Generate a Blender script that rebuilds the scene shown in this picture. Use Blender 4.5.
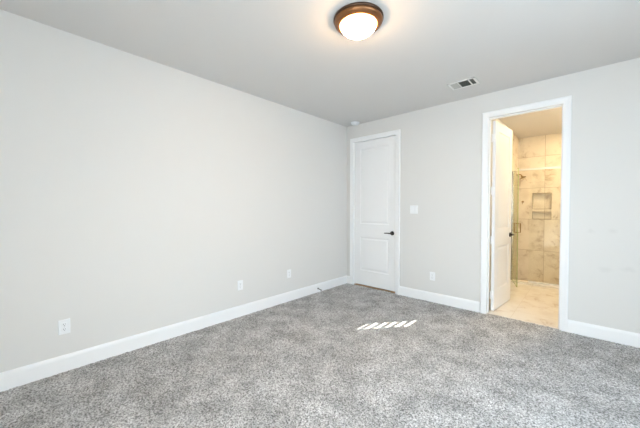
import bpy, bmesh, math, random
import numpy as np
from mathutils import Vector, Matrix
random.seed(3); rng = np.random.default_rng(5)
for o in list(bpy.data.objects): bpy.data.objects.remove(o)
S = bpy.context.scene; C = S.collection
H = 2.74; BW = 0.12                       # ceiling height, thickness of the back wall
RX, RY = 4.35, -4.80                      # right and rear wall of the bedroom
BX0, BX1, BY1 = 2.07, 3.60, 3.05          # bathroom left, right, far wall

# ------------------------------------------------------------------ camera
f, yaw, pitch, roll, cx, cy, ch = 288.4857, -0.7442638, -0.0206021, 0.0004083, 3.0983827, -4.0595778, 1.3203130
fw = Vector((math.sin(yaw)*math.cos(pitch), math.cos(yaw)*math.cos(pitch), math.sin(pitch)))
r = Vector((math.cos(yaw), -math.sin(yaw), 0)); u = r.cross(fw)
r2 = r*math.cos(roll)+u*math.sin(roll); u2 = -r*math.sin(roll)+u*math.cos(roll)
cam = bpy.data.objects.new('camera', bpy.data.cameras.new('camera')); C.objects.link(cam)
m = Matrix((r2, u2, -fw)).transposed().to_4x4(); m.translation = Vector((cx, cy, ch)); cam.matrix_world = m
cam.data.sensor_width = 36; cam.data.lens = f*36/640; cam.data.clip_start = .05
S.camera = cam

# ------------------------------------------------------------------ world, sun, daylight, exposure
W = bpy.data.worlds.new('world'); S.world = W; W.use_nodes = True
bg = W.node_tree.nodes['Background']; bg.inputs[0].default_value = (.58, .77, 1, 1); bg.inputs[1].default_value = 1.2
def light(name, kind, loc, energy, col, size=None, sizey=None, target=None):
    d = bpy.data.lights.new(name, kind); d.energy = energy; d.color = col
    if kind == 'AREA':
        d.shape = 'RECTANGLE'; d.size = size; d.size_y = sizey
    o = bpy.data.objects.new(name, d); C.objects.link(o); o.location = loc
    if target: o.rotation_euler = (Vector(target)-Vector(loc)).to_track_quat('-Z', 'Y').to_euler()
    return o
EL = math.radians(23.2)
sd = Vector((.618*math.cos(EL), .786*math.cos(EL), math.sin(EL)))     # towards the sun
sun = light('sun', 'SUN', (8, 8, 5), 22.0, (1, .95, .86)); sun.data.angle = .004
sun.rotation_euler = sd.to_track_quat('Z', 'Y').to_euler()
# daylight entering through the bedroom's two windows (rear wall and right wall)
WIN_REAR = (2.75, 4.2, .55, 2.25); WIN_RIGHT = (-3.6, -1.6, .55, 2.25)
light('daylight_rear', 'AREA', (3.475, RY-.62, 1.75), 41, (.685, .845, 1), 1.5, 1.9, (3.0, -.6, 0))
light('daylight_right', 'AREA', (RX+.62, -2.6, 1.75), 43, (.685, .845, 1), 2.1, 1.9, (.6, -2.6, 0))
S.view_settings.view_transform = 'Standard'; S.view_settings.look = 'None'
S.view_settings.gamma = 1; S.view_settings.use_curve_mapping = False
S.view_settings.exposure = 1.05
LAMP_E, BATH_E, SHOWER_FILL_E = 38.0, 42.0, 86.0

# ------------------------------------------------------------------ materials
def mat(name, col, rough=.5, metal=0, bump=None, emit=None, spec=None):
    m = bpy.data.materials.new(name); m.use_nodes = True; n = m.node_tree.nodes; L = m.node_tree.links
    b = n['Principled BSDF']; b.inputs['Base Color'].default_value = (*col, 1)
    b.inputs['Roughness'].default_value = rough; b.inputs['Metallic'].default_value = metal
    if spec is not None: b.inputs['Specular IOR Level'].default_value = spec
    tc = n.new('ShaderNodeTexCoord'); nz = n.new('ShaderNodeTexNoise')
    sc, st = bump if bump else (60, .02)
    nz.inputs['Scale'].default_value = sc; nz.inputs['Detail'].default_value = 3
    L.new(tc.outputs['Object'], nz.inputs['Vector'])
    bp = n.new('ShaderNodeBump'); bp.inputs['Strength'].default_value = st; bp.inputs['Distance'].default_value = .004
    L.new(nz.outputs[0], bp.inputs['Height']); L.new(bp.outputs[0], b.inputs['Normal'])
    if emit:
        b.inputs['Emission Color'].default_value = (*emit[0], 1); b.inputs['Emission Strength'].default_value = emit[1]
    return m
M = {}
M['wall'] = mat('wall_paint', (.745, .735, .713), .85, bump=(140, .12), spec=.2)
M['ceil'] = mat('ceiling_paint', (.705, .69, .675), .9, bump=(90, .15), spec=.2)
M['trim'] = mat('trim_paint', (.91, .915, .92), .38)
M['door'] = mat('door_paint', (.89, .89, .89), .42)
M['black'] = mat('black_metal', (.012, .011, .011), .35, .3)
M['bronze'] = mat('bronze', (.27, .12, .048), .32, .75)
M['bronze_dark'] = mat('dark_bronze', (.09, .05, .03), .35, .8)
M['brass'] = mat('brushed_bronze', (.30, .20, .08), .3, .9)
M['chrome'] = mat('brushed_nickel', (.72, .68, .58), .2, 1)
M['steel'] = mat('satin_steel', (.5, .5, .5), .35, 1)
M['seal'] = mat('dark_seal', (.04, .035, .03), .6)
M['plastic'] = mat('white_plastic', (.88, .89, .90), .3)
M['slot'] = mat('slot_dark', (.05, .05, .05), .6)
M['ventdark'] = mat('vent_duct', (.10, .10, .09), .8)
M['rubber'] = mat('dark_rubber', (.05, .045, .04), .6)
M['wood'] = mat('wood_threshold', (.55, .33, .16), .45, bump=(30, .1))
M['dome'] = mat('frosted_glass', (.95, .93, .9), .3, emit=((1, .63, .31), LAMP_E))
M['bulb'] = mat('bath_diffuser', (.95, .93, .9), .3, emit=((1, .76, .45), 1.0))
M['glassedge'] = mat('glass_edge', (.42, .50, .20), .15)
M['pwhite'] = mat('shower_rail_finish', (.90, .88, .84), .25, .2)

def patch_paint():                       # back wall: same paint with four faint touched-up spots
    m = M['wall'].copy(); m.name = 'wall_paint_patched'; n = m.node_tree.nodes; L = m.node_tree.links
    b = n['Principled BSDF']; tc = n['Texture Coordinate']; last = None
    nz = n.new('ShaderNodeTexNoise'); nz.inputs['Scale'].default_value = 22; L.new(tc.outputs['Object'], nz.inputs['Vector'])
    add = n.new('ShaderNodeVectorMath'); add.operation = 'MULTIPLY_ADD'
    add.inputs[1].default_value = (.05, .05, .05); L.new(nz.outputs['Color'], add.inputs[0]); L.new(tc.outputs['Object'], add.inputs[2])
    for (x, z, rx, rz) in [(3.141, 1.086, .030, .022), (3.300, 1.095, .032, .026), (3.249, .705, .050, .030), (3.407, .723, .050, .024)]:
        mp = n.new('ShaderNodeVectorMath'); mp.operation = 'SUBTRACT'; mp.inputs[1].default_value = (x+.025, .025, z+.025)
        L.new(add.outputs[0], mp.inputs[0])
        sc = n.new('ShaderNodeVectorMath'); sc.operation = 'MULTIPLY'; sc.inputs[1].default_value = (1/rx, 0, 1/rz); L.new(mp.outputs[0], sc.inputs[0])
        ln = n.new('ShaderNodeVectorMath'); ln.operation = 'LENGTH'; L.new(sc.outputs[0], ln.inputs[0])
        mr = n.new('ShaderNodeMapRange'); mr.inputs['From Min'].default_value = 1.3; mr.inputs['From Max'].default_value = .2
        L.new(ln.outputs['Value'], mr.inputs['Value'])
        if last is None: last = mr.outputs[0]
        else:
            a = n.new('ShaderNodeMath'); a.operation = 'MAXIMUM'; L.new(last, a.inputs[0]); L.new(mr.outputs[0], a.inputs[1]); last = a.outputs[0]
    mx = n.new('ShaderNodeMix'); mx.data_type = 'RGBA'
    mx.inputs[6].default_value = (.745, .735, .713, 1); mx.inputs[7].default_value = (.70, .69, .668, 1)
    L.new(last, mx.inputs[0]); L.new(mx.outputs[2], b.inputs['Base Color'])
    return m
M['wall_back'] = patch_paint()

def marble(name, base, vein, axes, tile, origin, grout, rough=.25, vamt=.8, gw=.006):
    m = bpy.data.materials.new(name); m.use_nodes = True; n = m.node_tree.nodes; L = m.node_tree.links
    b = n['Principled BSDF']; b.inputs['Roughness'].default_value = rough
    tc = n.new('ShaderNodeTexCoord'); sp = n.new('ShaderNodeSeparateXYZ'); L.new(tc.outputs['Object'], sp.inputs[0])
    cb = n.new('ShaderNodeCombineXYZ')
    for k, a in enumerate(axes):
        s = n.new('ShaderNodeMath'); s.operation = 'SUBTRACT'; s.inputs[1].default_value = origin[k]-100*tile[k]
        L.new(sp.outputs['XYZ'.index(a)], s.inputs[0]); L.new(s.outputs[0], cb.inputs[k])
    br = n.new('ShaderNodeTexBrick'); br.offset = 0; br.squash = 1
    for k, v in (('Scale', 1), ('Mortar Size', gw/2), ('Mortar Smooth', .2), ('Brick Width', tile[0]), ('Row Height', tile[1]), ('Bias', 0)):
        br.inputs[k].default_value = v
    br.inputs['Color1'].default_value = (0, 0, 0, 1); br.inputs['Color2'].default_value = (1, 1, 1, 1); br.inputs['Mortar'].default_value = (.5, .5, .5, 1)
    L.new(cb.outputs[0], br.inputs['Vector'])
    # every tile has its own cut of the stone
    off = n.new('ShaderNodeVectorMath'); off.operation = 'MULTIPLY_ADD'; off.inputs[1].default_value = (3.7, 5.1, 2.3)
    L.new(br.outputs['Color'], off.inputs[0]); L.new(tc.outputs['Object'], off.inputs[2])
    n1 = n.new('ShaderNodeTexNoise'); n1.inputs['Scale'].default_value = 2.2; n1.inputs['Detail'].default_value = 7; n1.inputs['Distortion'].default_value = 1.6
    L.new(off.outputs[0], n1.inputs['Vector'])
    ab = n.new('ShaderNodeMath'); ab.operation = 'SUBTRACT'; ab.inputs[1].default_value = .5; L.new(n1.outputs[0], ab.inputs[0])
    aa = n.new('ShaderNodeMath'); aa.operation = 'ABSOLUTE'; L.new(ab.outputs[0], aa.inputs[0])
    mr = n.new('ShaderNodeMapRange'); mr.inputs['From Min'].default_value = 0; mr.inputs['From Max'].default_value = .05
    mr.inputs['To Min'].default_value = vamt; mr.inputs['To Max'].default_value = 0; L.new(aa.outputs[0], mr.inputs['Value'])
    n2 = n.new('ShaderNodeTexNoise'); n2.inputs['Scale'].default_value = 4.5; n2.inputs['Detail'].default_value = 5; L.new(off.outputs[0], n2.inputs['Vector'])
    mk = n.new('ShaderNodeMapRange'); mk.inputs['From Min'].default_value = .45; mk.inputs['From Max'].default_value = .65; L.new(n2.outputs[0], mk.inputs['Value'])
    mu = n.new('ShaderNodeMath'); mu.operation = 'MULTIPLY'; L.new(mr.outputs[0], mu.inputs[0]); L.new(mk.outputs[0], mu.inputs[1])
    cl = n.new('ShaderNodeMath'); cl.operation = 'MULTIPLY'; cl.inputs[1].default_value = .26; L.new(mk.outputs[0], cl.inputs[0])
    mm = n.new('ShaderNodeMath'); mm.operation = 'MAXIMUM'; L.new(mu.outputs[0], mm.inputs[0]); L.new(cl.outputs[0], mm.inputs[1])
    mx = n.new('ShaderNodeMix'); mx.data_type = 'RGBA'; mx.inputs[6].default_value = (*base, 1); mx.inputs[7].default_value = (*vein, 1); L.new(mm.outputs[0], mx.inputs[0])
    gx = n.new('ShaderNodeMix'); gx.data_type = 'RGBA'; gx.inputs[7].default_value = (*grout, 1)
    L.new(mx.outputs[2], gx.inputs[6]); L.new(br.outputs['Fac'], gx.inputs[0]); L.new(gx.outputs[2], b.inputs['Base Color'])
    return m
TB, TV, TG = (.83, .76, .64), (.40, .29, .17), (.46, .37, .27)
M['tile_xz'] = marble('wall_marble_tile', TB, TV, 'XZ', (.61, .6195), (2.505, 1.10), TG)
M['tile_yz'] = marble('side_marble_tile', TB, TV, 'YZ', (.61, .6195), (3.05, 1.10), TG)
M['tile_xy'] = marble('floor_marble_tile', (.88, .83, .76), (.58, .47, .36), 'YX', (1.22, .61), (.35, 2.45), (.70, .62, .52), .3, .95, .004)

def glass_mat(nm='clear_glass', tint=(.985, .99, .975)):
    m = bpy.data.materials.new(nm); m.use_nodes = True; n = m.node_tree.nodes; L = m.node_tree.links
    n.remove(n['Principled BSDF']); out = n['Material Output']
    t = n.new('ShaderNodeBsdfTransparent'); t.inputs[0].default_value = (*tint, 1)
    g = n.new('ShaderNodeBsdfGlossy'); g.inputs['Roughness'].default_value = .02
    fr = n.new('ShaderNodeFresnel'); fr.inputs[0].default_value = 1.3
    mx = n.new('ShaderNodeMixShader'); ge = n.new('ShaderNodeNewGeometry'); iv = n.new('ShaderNodeMath'); iv.operation = 'SUBTRACT'; iv.inputs[0].default_value = 1; L.new(ge.outputs['Backfacing'], iv.inputs[1])
    fm = n.new('ShaderNodeMath'); fm.operation = 'MULTIPLY'; L.new(fr.outputs[0], fm.inputs[0]); L.new(iv.outputs[0], fm.inputs[1])   # reflect once, at the outer face
    L.new(fm.outputs[0], mx.inputs[0]); L.new(t.outputs[0], mx.inputs[1]); L.new(g.outputs[0], mx.inputs[2])
    L.new(mx.outputs[0], out.inputs[0]); return m
M['glass'] = glass_mat(); M['glass_door'] = glass_mat('green_tinted_glass', (.95, .97, .86))

def carpet_mat():
    m = bpy.data.materials.new('carpet_pile'); m.use_nodes = True; n = m.node_tree.nodes; L = m.node_tree.links
    b = n['Principled BSDF']; b.inputs['Roughness'].default_value = 1; b.inputs['Specular IOR Level'].default_value = .05
    tc = n.new('ShaderNodeTexCoord')
    def noise(sc, det, lo, hi):
        z = n.new('ShaderNodeTexNoise'); z.inputs['Scale'].default_value = sc; z.inputs['Detail'].default_value = det; L.new(tc.outputs['Object'], z.inputs['Vector'])
        r = n.new('ShaderNodeMapRange'); r.inputs['From Min'].default_value = lo; r.inputs['From Max'].default_value = hi; L.new(z.outputs[0], r.inputs['Value']); return r.outputs[0]
    a = noise(105, 3, .33, .67); c = noise(4.6, 8, .36, .64)
    m1 = n.new('ShaderNodeMix'); m1.data_type = 'RGBA'; m1.inputs[6].default_value = (.19, .185, .18, 1); m1.inputs[7].default_value = (.85, .845, .84, 1); L.new(a, m1.inputs[0])
    m2 = n.new('ShaderNodeMix'); m2.data_type = 'RGBA'; m2.blend_type = 'MULTIPLY'; m2.inputs[0].default_value = 1
    m3 = n.new('ShaderNodeMix'); m3.data_type = 'RGBA'; m3.inputs[6].default_value = (.70, .695, .69, 1); m3.inputs[7].default_value = (1, 1, 1, 1); L.new(c, m3.inputs[0])  # broad mottling: shading from the lay of the pile, put into the colour
    L.new(m1.outputs[2], m2.inputs[6]); L.new(m3.outputs[2], m2.inputs[7]); L.new(m2.outputs[2], b.inputs['Base Color'])
    return m
M['carpet'] = carpet_mat()

# ------------------------------------------------------------------ helpers
def bx(bm, x0, x1, y0, y1, z0, z1, bev=0, mi=0):
    g = bmesh.ops.create_cube(bm, size=1)
    bmesh.ops.scale(bm, vec=(x1-x0, y1-y0, z1-z0), verts=g['verts'])
    bmesh.ops.translate(bm, vec=((x0+x1)/2, (y0+y1)/2, (z0+z1)/2), verts=g['verts'])
    fs = {q for v in g['verts'] for q in v.link_faces}
    for q in fs: q.material_index = mi
    if bev:
        es = list({e for v in g['verts'] for e in v.link_edges})
        bmesh.ops.bevel(bm, geom=es, offset=bev, segments=2, affect='EDGES', profile=.7)
    return bm
def box(*a, **k): return bx(bmesh.new(), *a, **k)
def lathe(prof, seg=48, axis='Z', loc=(0, 0, 0)):
    bm = bmesh.new(); rings = []
    for (rr, z) in prof:
        if rr < 1e-6: rings.append([bm.verts.new((0, 0, z))])
        else: rings.append([bm.verts.new((rr*math.cos(2*math.pi*i/seg), rr*math.sin(2*math.pi*i/seg), z)) for i in range(seg)])
    for a, b in zip(rings, rings[1:]):
        for i in range(seg):
            j = (i+1) % seg
            vs = [a[0]] if len(a) == 1 else [a[i], a[j]]
            vs += [b[0]] if len(b) == 1 else [b[j], b[i]]
            if len(vs) > 2: bm.faces.new(vs)
    bmesh.ops.recalc_face_normals(bm, faces=bm.faces)
    rot = {'Z': Matrix(), 'Y': Matrix.Rotation(math.radians(90), 4, 'X'), 'X': Matrix.Rotation(math.radians(90), 4, 'Y')}[axis]
    bmesh.ops.transform(bm, matrix=Matrix.Translation(loc) @ rot, verts=bm.verts)
    return bm
def tube(bm, pts, rad, seg=10):
    pts = [Vector(p) for p in pts]; rings = []
    rads = rad if isinstance(rad, (list, tuple)) else [rad]*len(pts)
    for i, p in enumerate(pts):
        t = (pts[min(i+1, len(pts)-1)]-pts[max(i-1, 0)]).normalized()
        a = t.cross(Vector((0, 0, 1)) if abs(t.z) < .9 else Vector((1, 0, 0))).normalized(); b = t.cross(a)
        rings.append([bm.verts.new(p+rads[i]*(a*math.cos(2*math.pi*k/seg)+b*math.sin(2*math.pi*k/seg))) for k in range(seg)])
    for A, B in zip(rings, rings[1:]):
        for k in range(seg): bm.faces.new([A[k], A[(k+1) % seg], B[(k+1) % seg], B[k]])
    bm.faces.new(rings[0][::-1]); bm.faces.new(rings[-1]); return bm
def obj(name, bm, mats, parent=None, smooth=False, loc=None, bevel=0):
    bmesh.ops.recalc_face_normals(bm, faces=bm.faces)
    me = bpy.data.meshes.new(name); bm.to_mesh(me); bm.free()
    for q in (mats if isinstance(mats, (list, tuple)) else [mats]): me.materials.append(q if not isinstance(q, str) else M[q])
    if smooth:
        for p in me.polygons: p.use_smooth = True
    o = bpy.data.objects.new(name, me); C.objects.link(o)
    if parent: o.parent = parent
    if loc: o.location = loc
    if bevel:
        md = o.modifiers.new('bevel', 'BEVEL'); md.width = bevel; md.segments = 2; md.limit_method = 'ANGLE'
    return o
def struct(name, bm, mats, **k):
    o = obj(name, bm, mats, **k); o['kind'] = 'structure'; return o
def thing(name, label, cat, loc, group=None, rz=0):
    o = bpy.data.objects.new(name, None); C.objects.link(o); o.location = loc; o.rotation_euler = (0, 0, rz)
    o.empty_display_size = .05
    o['label'] = label; o['category'] = cat
    if group: o['group'] = group
    return o

# wall slab with rectangular holes, in the plane of axes (a, z); built as a welded cell grid
def wall(a0, a1, z0, z1, t0, t1, holes, axis):
    xs = sorted({a0, a1, *[h[0] for h in holes], *[h[1] for h in holes]}); zs = sorted({z0, z1, *[h[2] for h in holes], *[h[3] for h in holes]})
    bm = bmesh.new()
    solid = lambda i, k: 0 <= i < len(xs)-1 and 0 <= k < len(zs)-1 and not any(h[0] <= (xs[i]+xs[i+1])/2 <= h[1] and h[2] <= (zs[k]+zs[k+1])/2 <= h[3] for h in holes)
    P = lambda a, t, z: bm.verts.new((a, t, z) if axis == 'X' else (t, a, z))
    for i in range(len(xs)-1):
        for k in range(len(zs)-1):
            if not solid(i, k): continue
            A, B, c, d = xs[i], xs[i+1], zs[k], zs[k+1]
            for t in (t0, t1): bm.faces.new([P(A, t, c), P(B, t, c), P(B, t, d), P(A, t, d)])
            for (di, dk, q) in ((-1, 0, [(A, c), (A, d)]), (1, 0, [(B, c), (B, d)]), (0, -1, [(A, c), (B, c)]), (0, 1, [(A, d), (B, d)])):
                if not solid(i+di, k+dk):
                    (p1, q1), (p2, q2) = q; bm.faces.new([P(p1, t0, q1), P(p2, t0, q2), P(p2, t1, q2), P(p1, t1, q1)])
    bmesh.ops.remove_doubles(bm, verts=bm.verts, dist=1e-5)
    return bm

# ------------------------------------------------------------------ room shell
D1 = (.15, .95, 2.445); D2 = (2.20, 2.905, 2.44)     # door openings (between jamb faces) x0, x1, head
J = .018                                            # jamb board thickness
# carpet: a finely tufted surface
def carpet():
    x0, x1, y0, y1 = 0.0, RX, RY, 0.02; st = .011
    nx, ny = int((x1-x0)/st)+1, int((y1-y0)/st)+1
    X, Y = np.meshgrid(np.linspace(x0, x1, nx), np.linspace(y0, y1, ny), indexing='ij')
    hgt = rng.random((nx, ny))
    big = np.zeros((nx, ny))
    for s, a in ((14, .5), (40, .8), (90, .7)):      # gentle lay of the pile
        g = rng.random((nx//s+3, ny//s+3)); fx = np.arange(nx)/s; fy = np.arange(ny)/s
        ix, iy = fx.astype(int), fy.astype(int); tx, ty = fx-ix, fy-iy; tx = tx*tx*(3-2*tx); ty = ty*ty*(3-2*ty)
        big += a*((g[ix][:, iy]*(1-tx)[:, None]+g[ix+1][:, iy]*tx[:, None])*(1-ty)[None]+(g[ix][:, iy+1]*(1-tx)[:, None]+g[ix+1][:, iy+1]*tx[:, None])*ty[None])
    Z = -.009 + .009*hgt*(.35+.65*np.clip(big/2+.25, 0, 1))
    jx = (rng.random((nx, ny))-.5)*.006; jy = (rng.random((nx, ny))-.5)*.006
    jx[0] = jx[-1] = 0; jy[:, 0] = jy[:, -1] = 0
    co = np.stack([X+jx, Y+jy, Z], -1).reshape(-1, 3)
    i = np.arange(nx-1)[:, None]*ny+np.arange(ny-1)[None]
    F = np.stack([i, i+ny, i+ny+1, i+1], -1).reshape(-1, 4)
    me = bpy.data.meshes.new('floor'); me.vertices.add(len(co)); me.vertices.foreach_set('co', co.ravel())
    me.loops.add(F.size); me.loops.foreach_set('vertex_index', F.ravel()); me.polygons.add(len(F))
    me.polygons.foreach_set('loop_start', np.arange(0, F.size, 4)); me.polygons.foreach_set('loop_total', np.full(len(F), 4))
    me.update(calc_edges=True); me.materials.append(M['carpet'])
    o = bpy.data.objects.new('floor', me); C.objects.link(o); o['kind'] = 'structure'
carpet()
struct('floor_slab', box(-.12, RX+.12, RY-.12, 2.0, -.20, -.012), 'slot')
struct('floor_shower', box(BX0, BX1, 2.155, BY1, -.20, -.155), 'tile_xy')
struct('floor_bathroom', box(BX0, BX1, .02, 2.0, -.012, 0.0), 'tile_xy')
struct('floor_closet', box(-.0, 1.2, .02, .75, -.012, .003), 'wood')
struct('ceiling', box(-.12, RX+.12, RY-.12, BY1+.25, H, H+.1), 'ceil')
struct('wall_left', box(-.12, 0, RY-.12, .8, -.012, H), 'wall')
struct('wall_back', wall(0, RX+.12, -.012, H, 0, BW, [(D1[0]-J, D1[1]+J, -.012, D1[2]+J), (D2[0]-J, D2[1]+J, -.012, D2[2]+J)], 'X'), 'wall_back')
struct('wall_rear', wall(0, RX, -.012, H, RY-.12, RY, [WIN_REAR], 'X'), 'wall')
struct('wall_right', wall(RY-.12, 0, -.012, H, RX, RX+.12, [WIN_RIGHT], 'Y'), 'wall')
# unseen walls added behind the closed door to stop light leaking in
struct('wall_light_block', wall(0, 1.3, -.012, H, .75, .80, [], 'X'), 'wall')
struct('wall_light_block_side', box(1.2, 1.25, BW, .75, -.012, H), 'wall')
# bathroom: side walls, tiled shower end
NI = [(2.32, 2.605, 1.31, 1.61), (2.32, 2.605, 1.11, 1.245)]
SW = (1.445, 1.805, 1.314, 1.674)                     # small side window, y0 y1 z0 z1
SY = 2.075                                           # plane of the shower glass
struct('wall_bath_left', box(BX0-.1, BX0, BW, 2.0, -.012, H), 'wall')
struct('wall_shower_left', box(BX0-.1, BX0, 2.0, BY1, -.2, H), 'tile_yz')
struct('wall_bath_right', wall(BW, BY1, -.2, H, BX1, BX1+.1, [SW], 'Y'), 'wall')
w = struct('wall_shower_back', wall(BX0-.1, BX1+.1, -.2, H, BY1, BY1+.07, NI, 'X'), 'tile_xz')
struct('wall_shower_outer', box(BX0-.1, BX1+.1, BY1+.07, BY1+.11, -.012, H), 'tile_xz')
bm = bmesh.new()                                    # slim pencil edge around the niches
for (a, b, c, d) in NI:
    bx(bm, a-.008, b+.008, BY1-.004, BY1+.004, d, d+.008); bx(bm, a-.008, b+.008, BY1-.004, BY1+.004, c-.008, c)
    bx(bm, a-.008, a, BY1-.004, BY1+.004, c, d); bx(bm, b, b+.008, BY1-.004, BY1+.004, c, d)
M['pencil'] = mat('niche_pencil_edge', (.42, .34, .23), .4)
struct('trim_3', bm, 'pencil')
# shower curb and stub wall on which the glass door hangs
struct('trim_4', box(BX0, BX1, 2.0, 2.155, -.20, .030, bev=.004), 'tile_xy')
struct('wall_stub', box(BX0, 2.11, SY-.05, SY+.05, .03, 1.97), 'tile_xz')

# baseboards
def baseboard(name, p0, p1, nrm, h=.128, t=.016):
    p0, p1, nrm = Vector(p0), Vector(p1), Vector(nrm)
    prof = [(0, -.008), (t, -.008), (t, h-.028), (t-.002, h-.016), (t-.006, h-.007), (t-.011, h), (0, h)]
    bm = bmesh.new(); A = [bm.verts.new(p0+nrm*a+Vector((0, 0, z))) for a, z in prof]; B = [bm.verts.new(p1+nrm*a+Vector((0, 0, z))) for a, z in prof]
    for i in range(len(prof)):
        j = (i+1) % len(prof); bm.faces.new([A[i], A[j], B[j], B[i]])
    bm.faces.new(A[::-1]); bm.faces.new(B); return struct(name, bm, 'trim')
CW = .068
baseboard('baseboard_left', (0, RY, 0), (0, 0, 0), (1, 0, 0))
baseboard('baseboard_back_corner', (.016, 0, 0), (D1[0]-CW, 0, 0), (0, -1, 0))
baseboard('baseboard_back_middle', (D1[1]+CW, 0, 0), (D2[0]-CW-.008, 0, 0), (0, -1, 0))
baseboard('baseboard_back_right', (D2[1]+CW, 0, 0), (RX, 0, 0), (0, -1, 0))
baseboard('baseboard_right', (RX, RY, 0), (RX, 0, 0), (-1, 0, 0))
baseboard('baseboard_rear', (0, RY, 0), (RX, RY, 0), (0, 1, 0))

# door casing with mitred profile, and jamb lining
def casing(bm, x0, x1, zt, y, side):
    # profile across width: distance from opening -> thickness
    prof = [(0, 0), (0, .010), (.006, .013), (.040, .016), (.052, .020), (CW-.004, .020), (CW, .016), (CW, 0)]
    def corner(sx, top, o, t):
        x = (x0-.006-o+.006) if sx < 0 else (x1+o)
        return Vector((x, y+side*t, zt+o if top else -.008))
    sec = []
    for (sx, top) in ((-1, 0), (-1, 1), (1, 1), (1, 0)):
        sec.append([bm.verts.new(corner(sx, top, o, t)) for o, t in prof])
    for A, B in zip(sec, sec[1:]):
        for i in range(len(prof)):
            j = (i+1) % len(prof); bm.faces.new([A[i], A[j], B[j], B[i]])
    bm.faces.new(sec[0][::-1]); bm.faces.new(sec[-1])
def jamb(bm, x0, x1, zt, stop):
    bx(bm, x0-J, x0, 0, BW, -.008, zt); bx(bm, x1, x1+J, 0, BW, -.008, zt); bx(bm, x0-J, x1+J, 0, BW, zt, zt+J)
    s0, s1 = stop
    bx(bm, x0, x0+.011, s0, s1, 0.0, zt-.011); bx(bm, x1-.011, x1, s0, s1, 0.0, zt-.011); bx(bm, x0, x1, s0, s1, zt-.011, zt)
bm = bmesh.new(); casing(bm, D1[0], D1[1], D1[2], 0, -1); jamb(bm, *D1, (.046, .08)); struct('trim_1', bm, 'trim')
bm = bmesh.new(); casing(bm, D2[0], D2[1], D2[2], 0, -1); casing(bm, D2[0], D2[1], D2[2], BW, 1); jamb(bm, *D2, (.045, .078)); struct('trim_2', bm, 'trim')

# bedroom windows behind the camera: frame and pane
def window(name, a0, a1, z0, z1, t0, t1, axis):
    fr = .05; mid = (z0+z1)/2
    w = struct(name, wall(a0, a1, z0, z1, t0, t1, [(a0+fr, a1-fr, z0+fr, mid-.02), (a0+fr, a1-fr, mid+.02, z1-fr)], axis), 'trim')
    t = (t0+t1)/2
    p = box(a0+fr, a1-fr, t-.003, t+.003, z0+fr, z1-fr) if axis == 'X' else box(t-.003, t+.003, a0+fr, a1-fr, z0+fr, z1-fr)
    obj('window_pane', p, 'glass', w)
window('window_1', *WIN_REAR, RY-.09, RY-.03, 'X')
window('window_2', *WIN_RIGHT, RX+.03, RX+.09, 'Y')

# ------------------------------------------------------------------ doors
def panel_face(bm, w, h, y, s, panels):
    xs = sorted({0, w, *[p[0] for p in panels], *[p[1] for p in panels]}); zs = sorted({0, h, *[p[2] for p in panels], *[p[3] for p in panels]})
    def V(x, z, d): return bm.verts.new((x, y-s*d, z))
    for i in range(len(xs)-1):
        for k in range(len(zs)-1):
            c = (xs[i], xs[i+1], zs[k], zs[k+1])
            if c in panels:
                rings = [(0, 0), (.004, .006), (.012, .010), (.026, .010), (.036, .006), (.048, .003), (.052, .003)]
                prev = None
                for (o, d) in rings:
                    R = [V(c[0]+o, c[2]+o, d), V(c[1]-o, c[2]+o, d), V(c[1]-o, c[3]-o, d), V(c[0]+o, c[3]-o, d)]
                    if prev:
                        for q in range(4): bm.faces.new([prev[q], prev[(q+1) % 4], R[(q+1) % 4], R[q]])
                    prev = R
                bm.faces.new(prev)
            else: bm.faces.new([V(c[0], c[2], 0), V(c[1], c[2], 0), V(c[1], c[3], 0), V(c[0], c[3], 0)])
def slab(w, h, t, panels):                          # local: x 0..w from the hinge, y 0..t, z 0..h
    bm = bmesh.new(); panel_face(bm, w, h, 0, -1, panels); panel_face(bm, w, h, t, 1, panels)
    for (a, b) in (((0, 0), (w, 0)), ((w, 0), (w, h)), ((w, h), (0, h)), ((0, h), (0, 0))):
        bm.faces.new([bm.verts.new((a[0], 0, a[1])), bm.verts.new((b[0], 0, b[1])), bm.verts.new((b[0], t, b[1])), bm.verts.new((a[0], t, a[1]))])
    bmesh.ops.remove_doubles(bm, verts=bm.verts, dist=1e-5); return bm
def lever(name, x, y, z, sgn, side, parent):        # side: -1 sticks out to -y, +1 to +y ; sgn: lever direction along x
    o = obj(name, lathe([(0, 0), (.033, 0), (.033, -side*-.004), (.030, side*.011), (.013, side*.013), (.011, side*.045), (0, side*.045)], 32, 'Y', (0, 0, 0)), 'black', parent, smooth=False)
    bm = bmesh.new()
    # lathe about Y maps z -> -y ; rebuild along the wanted side explicitly
    bm.from_mesh(o.data); bmesh.ops.scale(bm, vec=(1, -1, 1), verts=bm.verts)
    yy = side*.047
    tube(bm, [(sgn*-.012, yy, 0), (0, yy, 0), (sgn*.03, yy, 0), (sgn*.07, yy+side*.002, .001), (sgn*.110, yy, -.001), (sgn*.118, yy, -.001)], [.006, .0095, .009, .008, .0075, .004], 12)
    bmesh.ops.recalc_face_normals(bm, faces=bm.faces); bm.to_mesh(o.data); bm.free()
    o.location = (x, y, z); return o
T = .035
# closed door
W1, H1 = .786, 2.413
d1 = struct('door_1', slab(W1, H1, T, [(.120, W1-.120, .245, .812), (.120, W1-.120, 1.035, 2.295)]), 'door', loc=(.1555, .018, .020))
lever('door_handle', W1-.062, 0, .906, -1, -1, d1)
obj('strike_plate', box(W1+.0005, W1+.0055, -.010, .016, .875, .940), 'steel', d1)
# open bathroom door, hinged on the left jamb and swung into the bathroom
W2, H2 = .700, 2.415
ang = math.radians(84.6)
d2 = struct('door_2', slab(W2, H2, T, [(.112, W2-.112, .245, .812), (.112, W2-.112, 1.035, 2.295)]), 'door')
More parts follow.
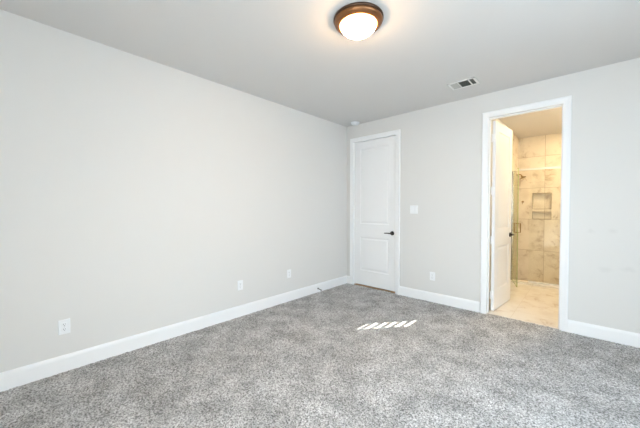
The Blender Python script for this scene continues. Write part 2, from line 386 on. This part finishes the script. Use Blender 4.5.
# local x runs along the door, local y=0 face is seen from the right; local y=T faces the left wall
d2.rotation_euler = (0, 0, ang); d2.location = (2.252, .133, .010)
lever('door_handle', W2-.062, 0, .935, -1, -1, d2)
lever('door_handle', W2-.062, T, .935, -1, 1, d2)
obj('latch_plate', box(W2, W2+.0015, .006, .029, .905, .965), 'steel', d2)
for z in (.20, .90, 1.53, 2.20):
    bm = bx(bmesh.new(), -.0025, .0, .004, T-.001, z-.05, z+.05)
    tube(bm, [(-.007, T+.004, z-.05), (-.007, T+.004, z+.05)], .006, 12)
    bx(bm, -.016, -.001, T-.012, T+.002, z-.05, z+.05)
    obj('hinge', bm, 'chrome' if False else 'trim', d2)

# ------------------------------------------------------------------ ceiling fixtures
LX, LY = 1.822, -2.250
t = thing('ceiling_light', 'round bronze flush mount ceiling light with glowing white glass bowl', 'ceiling light', (LX, LY, H))
obj('mounting_pan', lathe([(0, 0), (.182, 0), (.186, -.004), (.186, -.012), (.180, -.018), (.176, -.020)], 64), 'bronze_dark', t, smooth=True)
obj('decorative_ring', lathe([(.176, -.018), (.180, -.022), (.179, -.030), (.172, -.040), (.160, -.048), (.147, -.054), (.136, -.054), (.130, -.030)], 64), 'bronze', t, smooth=True)
prof = [(.134*math.cos(a), -.046-.076*math.sin(a)) for a in [math.pi/2*k/14 for k in range(15)]]; prof[-1] = (0, prof[-1][1])
obj('glass_bowl', lathe(prof, 64), 'dome', t, smooth=True)

t = thing('air_vent', 'white metal air register with louvres in lit and shaded tones on the ceiling', 'air vent', (2.052, -.512, H))
vx, vy = .142, .105
bm = bmesh.new()
bx(bm, -vx, vx, -vy, -vy+.022, -.008, 0, bev=.002); bx(bm, -vx, vx, vy-.022, vy, -.008, 0, bev=.002)
bx(bm, -vx, -vx+.022, -vy, vy, -.008, 0, bev=.002); bx(bm, vx-.022, vx, -vy, vy, -.008, 0, bev=.002)
bx(bm, -.045, -.034, -vy, vy, -.008, 0); bx(bm, .066, .078, -vy, vy, -.008, 0)
M['vent'] = mat('vent_paint', (.88, .87, .85), .5)
obj('frame', bm, 'vent', t)
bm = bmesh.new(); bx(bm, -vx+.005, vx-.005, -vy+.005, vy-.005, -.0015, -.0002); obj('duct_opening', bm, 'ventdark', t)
def louvre(bm, x0, x1, y0, y1, n, along, tilt):
    for k in range(n):
        q = (k+.5)/n
        g = bmesh.ops.create_cube(bm, size=1)
        if along == 'x': sz = (x1-x0, (y1-y0)/n*.85, .0012); c = ((x0+x1)/2, y0+(y1-y0)*q, -.0055); ax = 'X'
        else: sz = ((x1-x0)/n*.85, y1-y0, .0012); c = (x0+(x1-x0)*q, (y0+y1)/2, -.0055); ax = 'Y'
        bmesh.ops.scale(bm, vec=sz, verts=g['verts'])
        bmesh.ops.transform(bm, matrix=Matrix.Translation(c) @ Matrix.Rotation(tilt, 4, ax), verts=g['verts'])
M['louvre_lit'] = mat('lit_louvre', (.55, .54, .51), .6)  # pale and dark tones put each louvre bank's facing to the light into colour
M['louvre'] = mat('shaded_louvre', (.26, .27, .24), .6)
bm = bmesh.new(); louvre(bm, -vx+.02, -.045, -vy+.022, vy-.022, 6, 'y', math.radians(-22)); obj('louvre_bank', bm, 'louvre_lit', t)
bm = bmesh.new(); louvre(bm, -.034, .066, -vy+.022, vy-.022, 8, 'x', math.radians(35)); obj('louvre_bank', bm, 'louvre', t)
bm = bmesh.new(); louvre(bm, .078, vx-.02, -vy+.022, vy-.022, 4, 'y', math.radians(40)); obj('louvre_bank', bm, 'louvre', t)

t = thing('smoke_detector', 'small round white smoke detector on the ceiling near the corner', 'smoke detector', (.262, -.12, H))
obj('base', lathe([(0, 0), (.070, 0), (.070, -.012), (.062, -.014)], 40), 'plastic', t, smooth=True)
obj('cover', lathe([(.062, -.012), (.060, -.026), (.050, -.038), (.020, -.044), (0, -.044)], 40), 'plastic', t, smooth=True)

# ------------------------------------------------------------------ wall plates (front face looks to local -y, sits on y=0)
def plate(w, h):
    bm = bmesh.new(); b = [(0, 0), (0, -.0025), (.003, -.0055)]
    prev = None
    for (o, y) in b:
        R = [bm.verts.new((sx*(w/2-o), y, sz*(h/2-o))) for sx, sz in ((-1, -1), (1, -1), (1, 1), (-1, 1))]
        if prev:
            for q in range(4): bm.faces.new([prev[q], prev[(q+1) % 4], R[(q+1) % 4], R[q]])
        else: bm.faces.new(R)
        prev = R
    bm.faces.new(prev); return bm
M['outline'] = mat('device_shadow_gap', (.45, .46, .47), .5)
def outlet(label, loc, rz):
    t = thing('wall_outlet', label, 'outlet', loc, 'white wall outlets', rz)
    obj('cover_plate', plate(.074, .118), 'plastic', t)
    for z in (.020, -.020):
        s = obj('receptacle', box(-.016, .016, -.008, -.0055, z-.014, z+.014, bev=.003), 'plastic', t)
        bm = bmesh.new(); bx(bm, -.0075, -.0050, -.0084, -.0079, z-.002, z+.008); bx(bm, .0050, .0070, -.0084, -.0079, z-.001, z+.007); bx(bm, -.0025, .0025, -.0084, -.0079, z-.010, z-.006)
        obj('slots', bm, 'slot', s)
    obj('screw', lathe([(0, .0068), (.003, .0065), (.003, .005)], 12, 'Y'), 'steel', t)
    return t
LW = math.radians(90)
outlet('white duplex outlet on the left wall nearest the camera', (0, -3.757, .357), LW)
outlet('white duplex outlet on the left wall, middle one of three', (0, -2.137, .375), LW)
outlet('white outlet on the left wall closest to the room corner', (0, -1.347, .385), LW)
outlet('white outlet on the back wall between the two doors, below the switch', (1.520, 0, .358), 0)
t = thing('light_switch', 'white double rocker light switch beside the closed door', 'light switch', (1.240, 0, 1.298), rz=0)
obj('cover_plate', plate(.118, .120), 'plastic', t)
for x in (-.023, .023):
    obj('rocker', box(x-.0165, x+.0165, -.0095, -.0050, -.033, .033, bev=.002), 'plastic', t)

# spring door stop on the left baseboard
t = thing('door_stop', 'small dark spring door stop sticking out of left baseboard', 'door stop', (.016, -.76, .055), rz=0)
obj('base', lathe([(0, 0), (.012, 0), (.012, .004), (.007, .010), (0, .010)], 20, 'X'), 'rubber', t)
bm = bmesh.new()
pts = [(.008+.055*k/70, .005*math.cos(k*.9), -.012*(k/70)+.005*math.sin(k*.9)) for k in range(71)]
tube(bm, pts, .0017, 6); obj('spring', bm, 'bronze_dark', t)
obj('rubber_tip', lathe([(0, .060), (.008, .060), (.009, .066), (.007, .076), (0, .078)], 16, 'X', (0, 0, -.012)), 'rubber', t)

# ------------------------------------------------------------------ bathroom fittings
# sunlit side window with slatted blind
wo = struct('window_3', wall(SW[0]-.05, SW[1]+.05, SW[2]-.05, SW[3]+.05, BX1-.012, BX1, [SW], 'Y'), 'trim')
t = thing('window_blind', 'white slatted blind in the small bathroom side window', 'blind', (BX1, (SW[0]+SW[1])/2, SW[2]))
bm = bmesh.new(); n = 7; ph = .05
for k in range(n+1):
    zc = k*ph; g = bmesh.ops.create_cube(bm, size=1)
    bmesh.ops.scale(bm, vec=(.038, SW[1]-SW[0]-.004, .003), verts=g['verts'])
    bmesh.ops.translate(bm, vec=(.045, 0, min(max(zc, .003), SW[3]-SW[2]-.003)), verts=g['verts'])
obj('slats', bm, 'plastic', t)
# ceiling lamp of the bathroom (out of sight to the right) and an added, unseen fill lamp over the shower
def downlight(label, x, y, rad, e, dep):
    t = thing('bathroom_ceiling_or_fill_light', label, 'ceiling light', (x, y, H))
    obj('trim_ring', lathe([(rad, 0), (rad+.015, 0), (rad+.013, -.012), (rad, -.014), (rad, 0)], 40), 'plastic', t)
    m = M['bulb'].copy(); m.node_tree.nodes['Principled BSDF'].inputs['Emission Strength'].default_value = e
    obj('diffuser', lathe([(rad*math.cos(q*math.pi/16), -.008-dep*math.sin(q*math.pi/16)) for q in range(8)]+[(0, -.008-dep)], 40), m, t, smooth=True)
downlight('round warm ceiling light inside the bathroom', 3.2, 1.30, .15, BATH_E, .08)
downlight('added warm fill light above the shower, out of view', 2.95, 2.30, .09, SHOWER_FILL_E, .012)

# header rail and fixed glass
t = thing('shower_screen', 'fixed clear glass shower screen with pale metal top rail', 'shower screen', (2.40, SY, .03))
bm = bx(bmesh.new(), -.02, BX1-2.40, -.005, .005, .012, 1.955); obj('glass_pane', bm, 'glass', t)
obj('top_rail', box(-.26, BX1-2.40, -.012, .012, 1.945, 1.979, bev=.003), 'pwhite', t)
obj('bottom_rail', box(-.02, BX1-2.40, -.012, .012, 0, .030, bev=.003), 'pwhite', t)
# hinged glass door, standing open towards the room
hx, hy = 2.142, SY-.035; L_ = .56; a = math.atan2(1.50-hy, 2.300-hx)
t = thing('shower_door', 'frameless glass shower door standing open with square pull handle', 'shower door', (hx, hy, .045), rz=a)
bm = bx(bmesh.new(), .02, L_, -.005, .005, 0, 1.92)
for q in bm.faces:
    if abs(q.normal.y) < .5: q.material_index = 1
obj('glass_panel', bm, ['glass_door', 'glassedge'], t)
obj('hinge_stile', box(0.012, .030, -.010, .010, 0, 1.92, bev=.002), 'chrome', t)
bm = bmesh.new()
for s in (1, -1):
    hxp = L_-.05
    tube(bm, [(hxp, 0, .88), (hxp, s*.042, .88), (hxp, s*.042, 1.03), (hxp, 0, 1.03)], .008, 8)
obj('pull_handle', bm, 'brass', t)
# jamb of the door on the stub wall
t = thing('shower_door_jamb', 'upright metal channel with dark seal at shower door hinge side', 'door jamb', (2.11, SY, .03))
obj('channel', box(0, .014, -.02, .02, 0, 1.94, bev=.002), 'chrome', t)
obj('seal', box(.014, .024, -.008, .018, 0, 1.94), 'seal', t)

# shower head, valve
t = thing('showerhead', 'small bronze shower head on an arm from tiled wall', 'shower head', (BX0, 2.86, 1.985))
obj('wall_flange', lathe([(0, 0), (.028, 0), (.026, .006), (.010, .012), (0, .012)], 24, 'X'), 'brass', t)
bm = bmesh.new(); tube(bm, [(.008, 0, 0), (.03, 0, .006), (.06, 0, .004), (.080, 0, -.012), (.09, 0, -.030)], .010, 10); obj('arm', bm, 'brass', t)
hd = lathe([(0, .035), (.014, .035), (.018, .015), (.055, -.008), (.058, -.016), (.052, -.020), (0, -.018)], 28)
bmesh.ops.transform(hd, matrix=Matrix.Translation((.10, 0, -.055)) @ Matrix.Rotation(math.radians(-28), 4, 'Y'), verts=hd.verts)
obj('spray_face', hd, 'brass', t)
t = thing('shower_valve', 'small round bronze shower valve trim on tiled wall', 'shower valve', (2.155, BY1, 1.45))
obj('escutcheon', lathe([(0, 0), (.022, 0), (.020, .008), (0, .010)], 24, 'Y'), 'brass', t)
bm = bmesh.new(); tube(bm, [(0, -.008, 0), (0, -.04, 0), (0, -.045, -.05)], .006, 8); obj('handle', bm, 'brass', t)
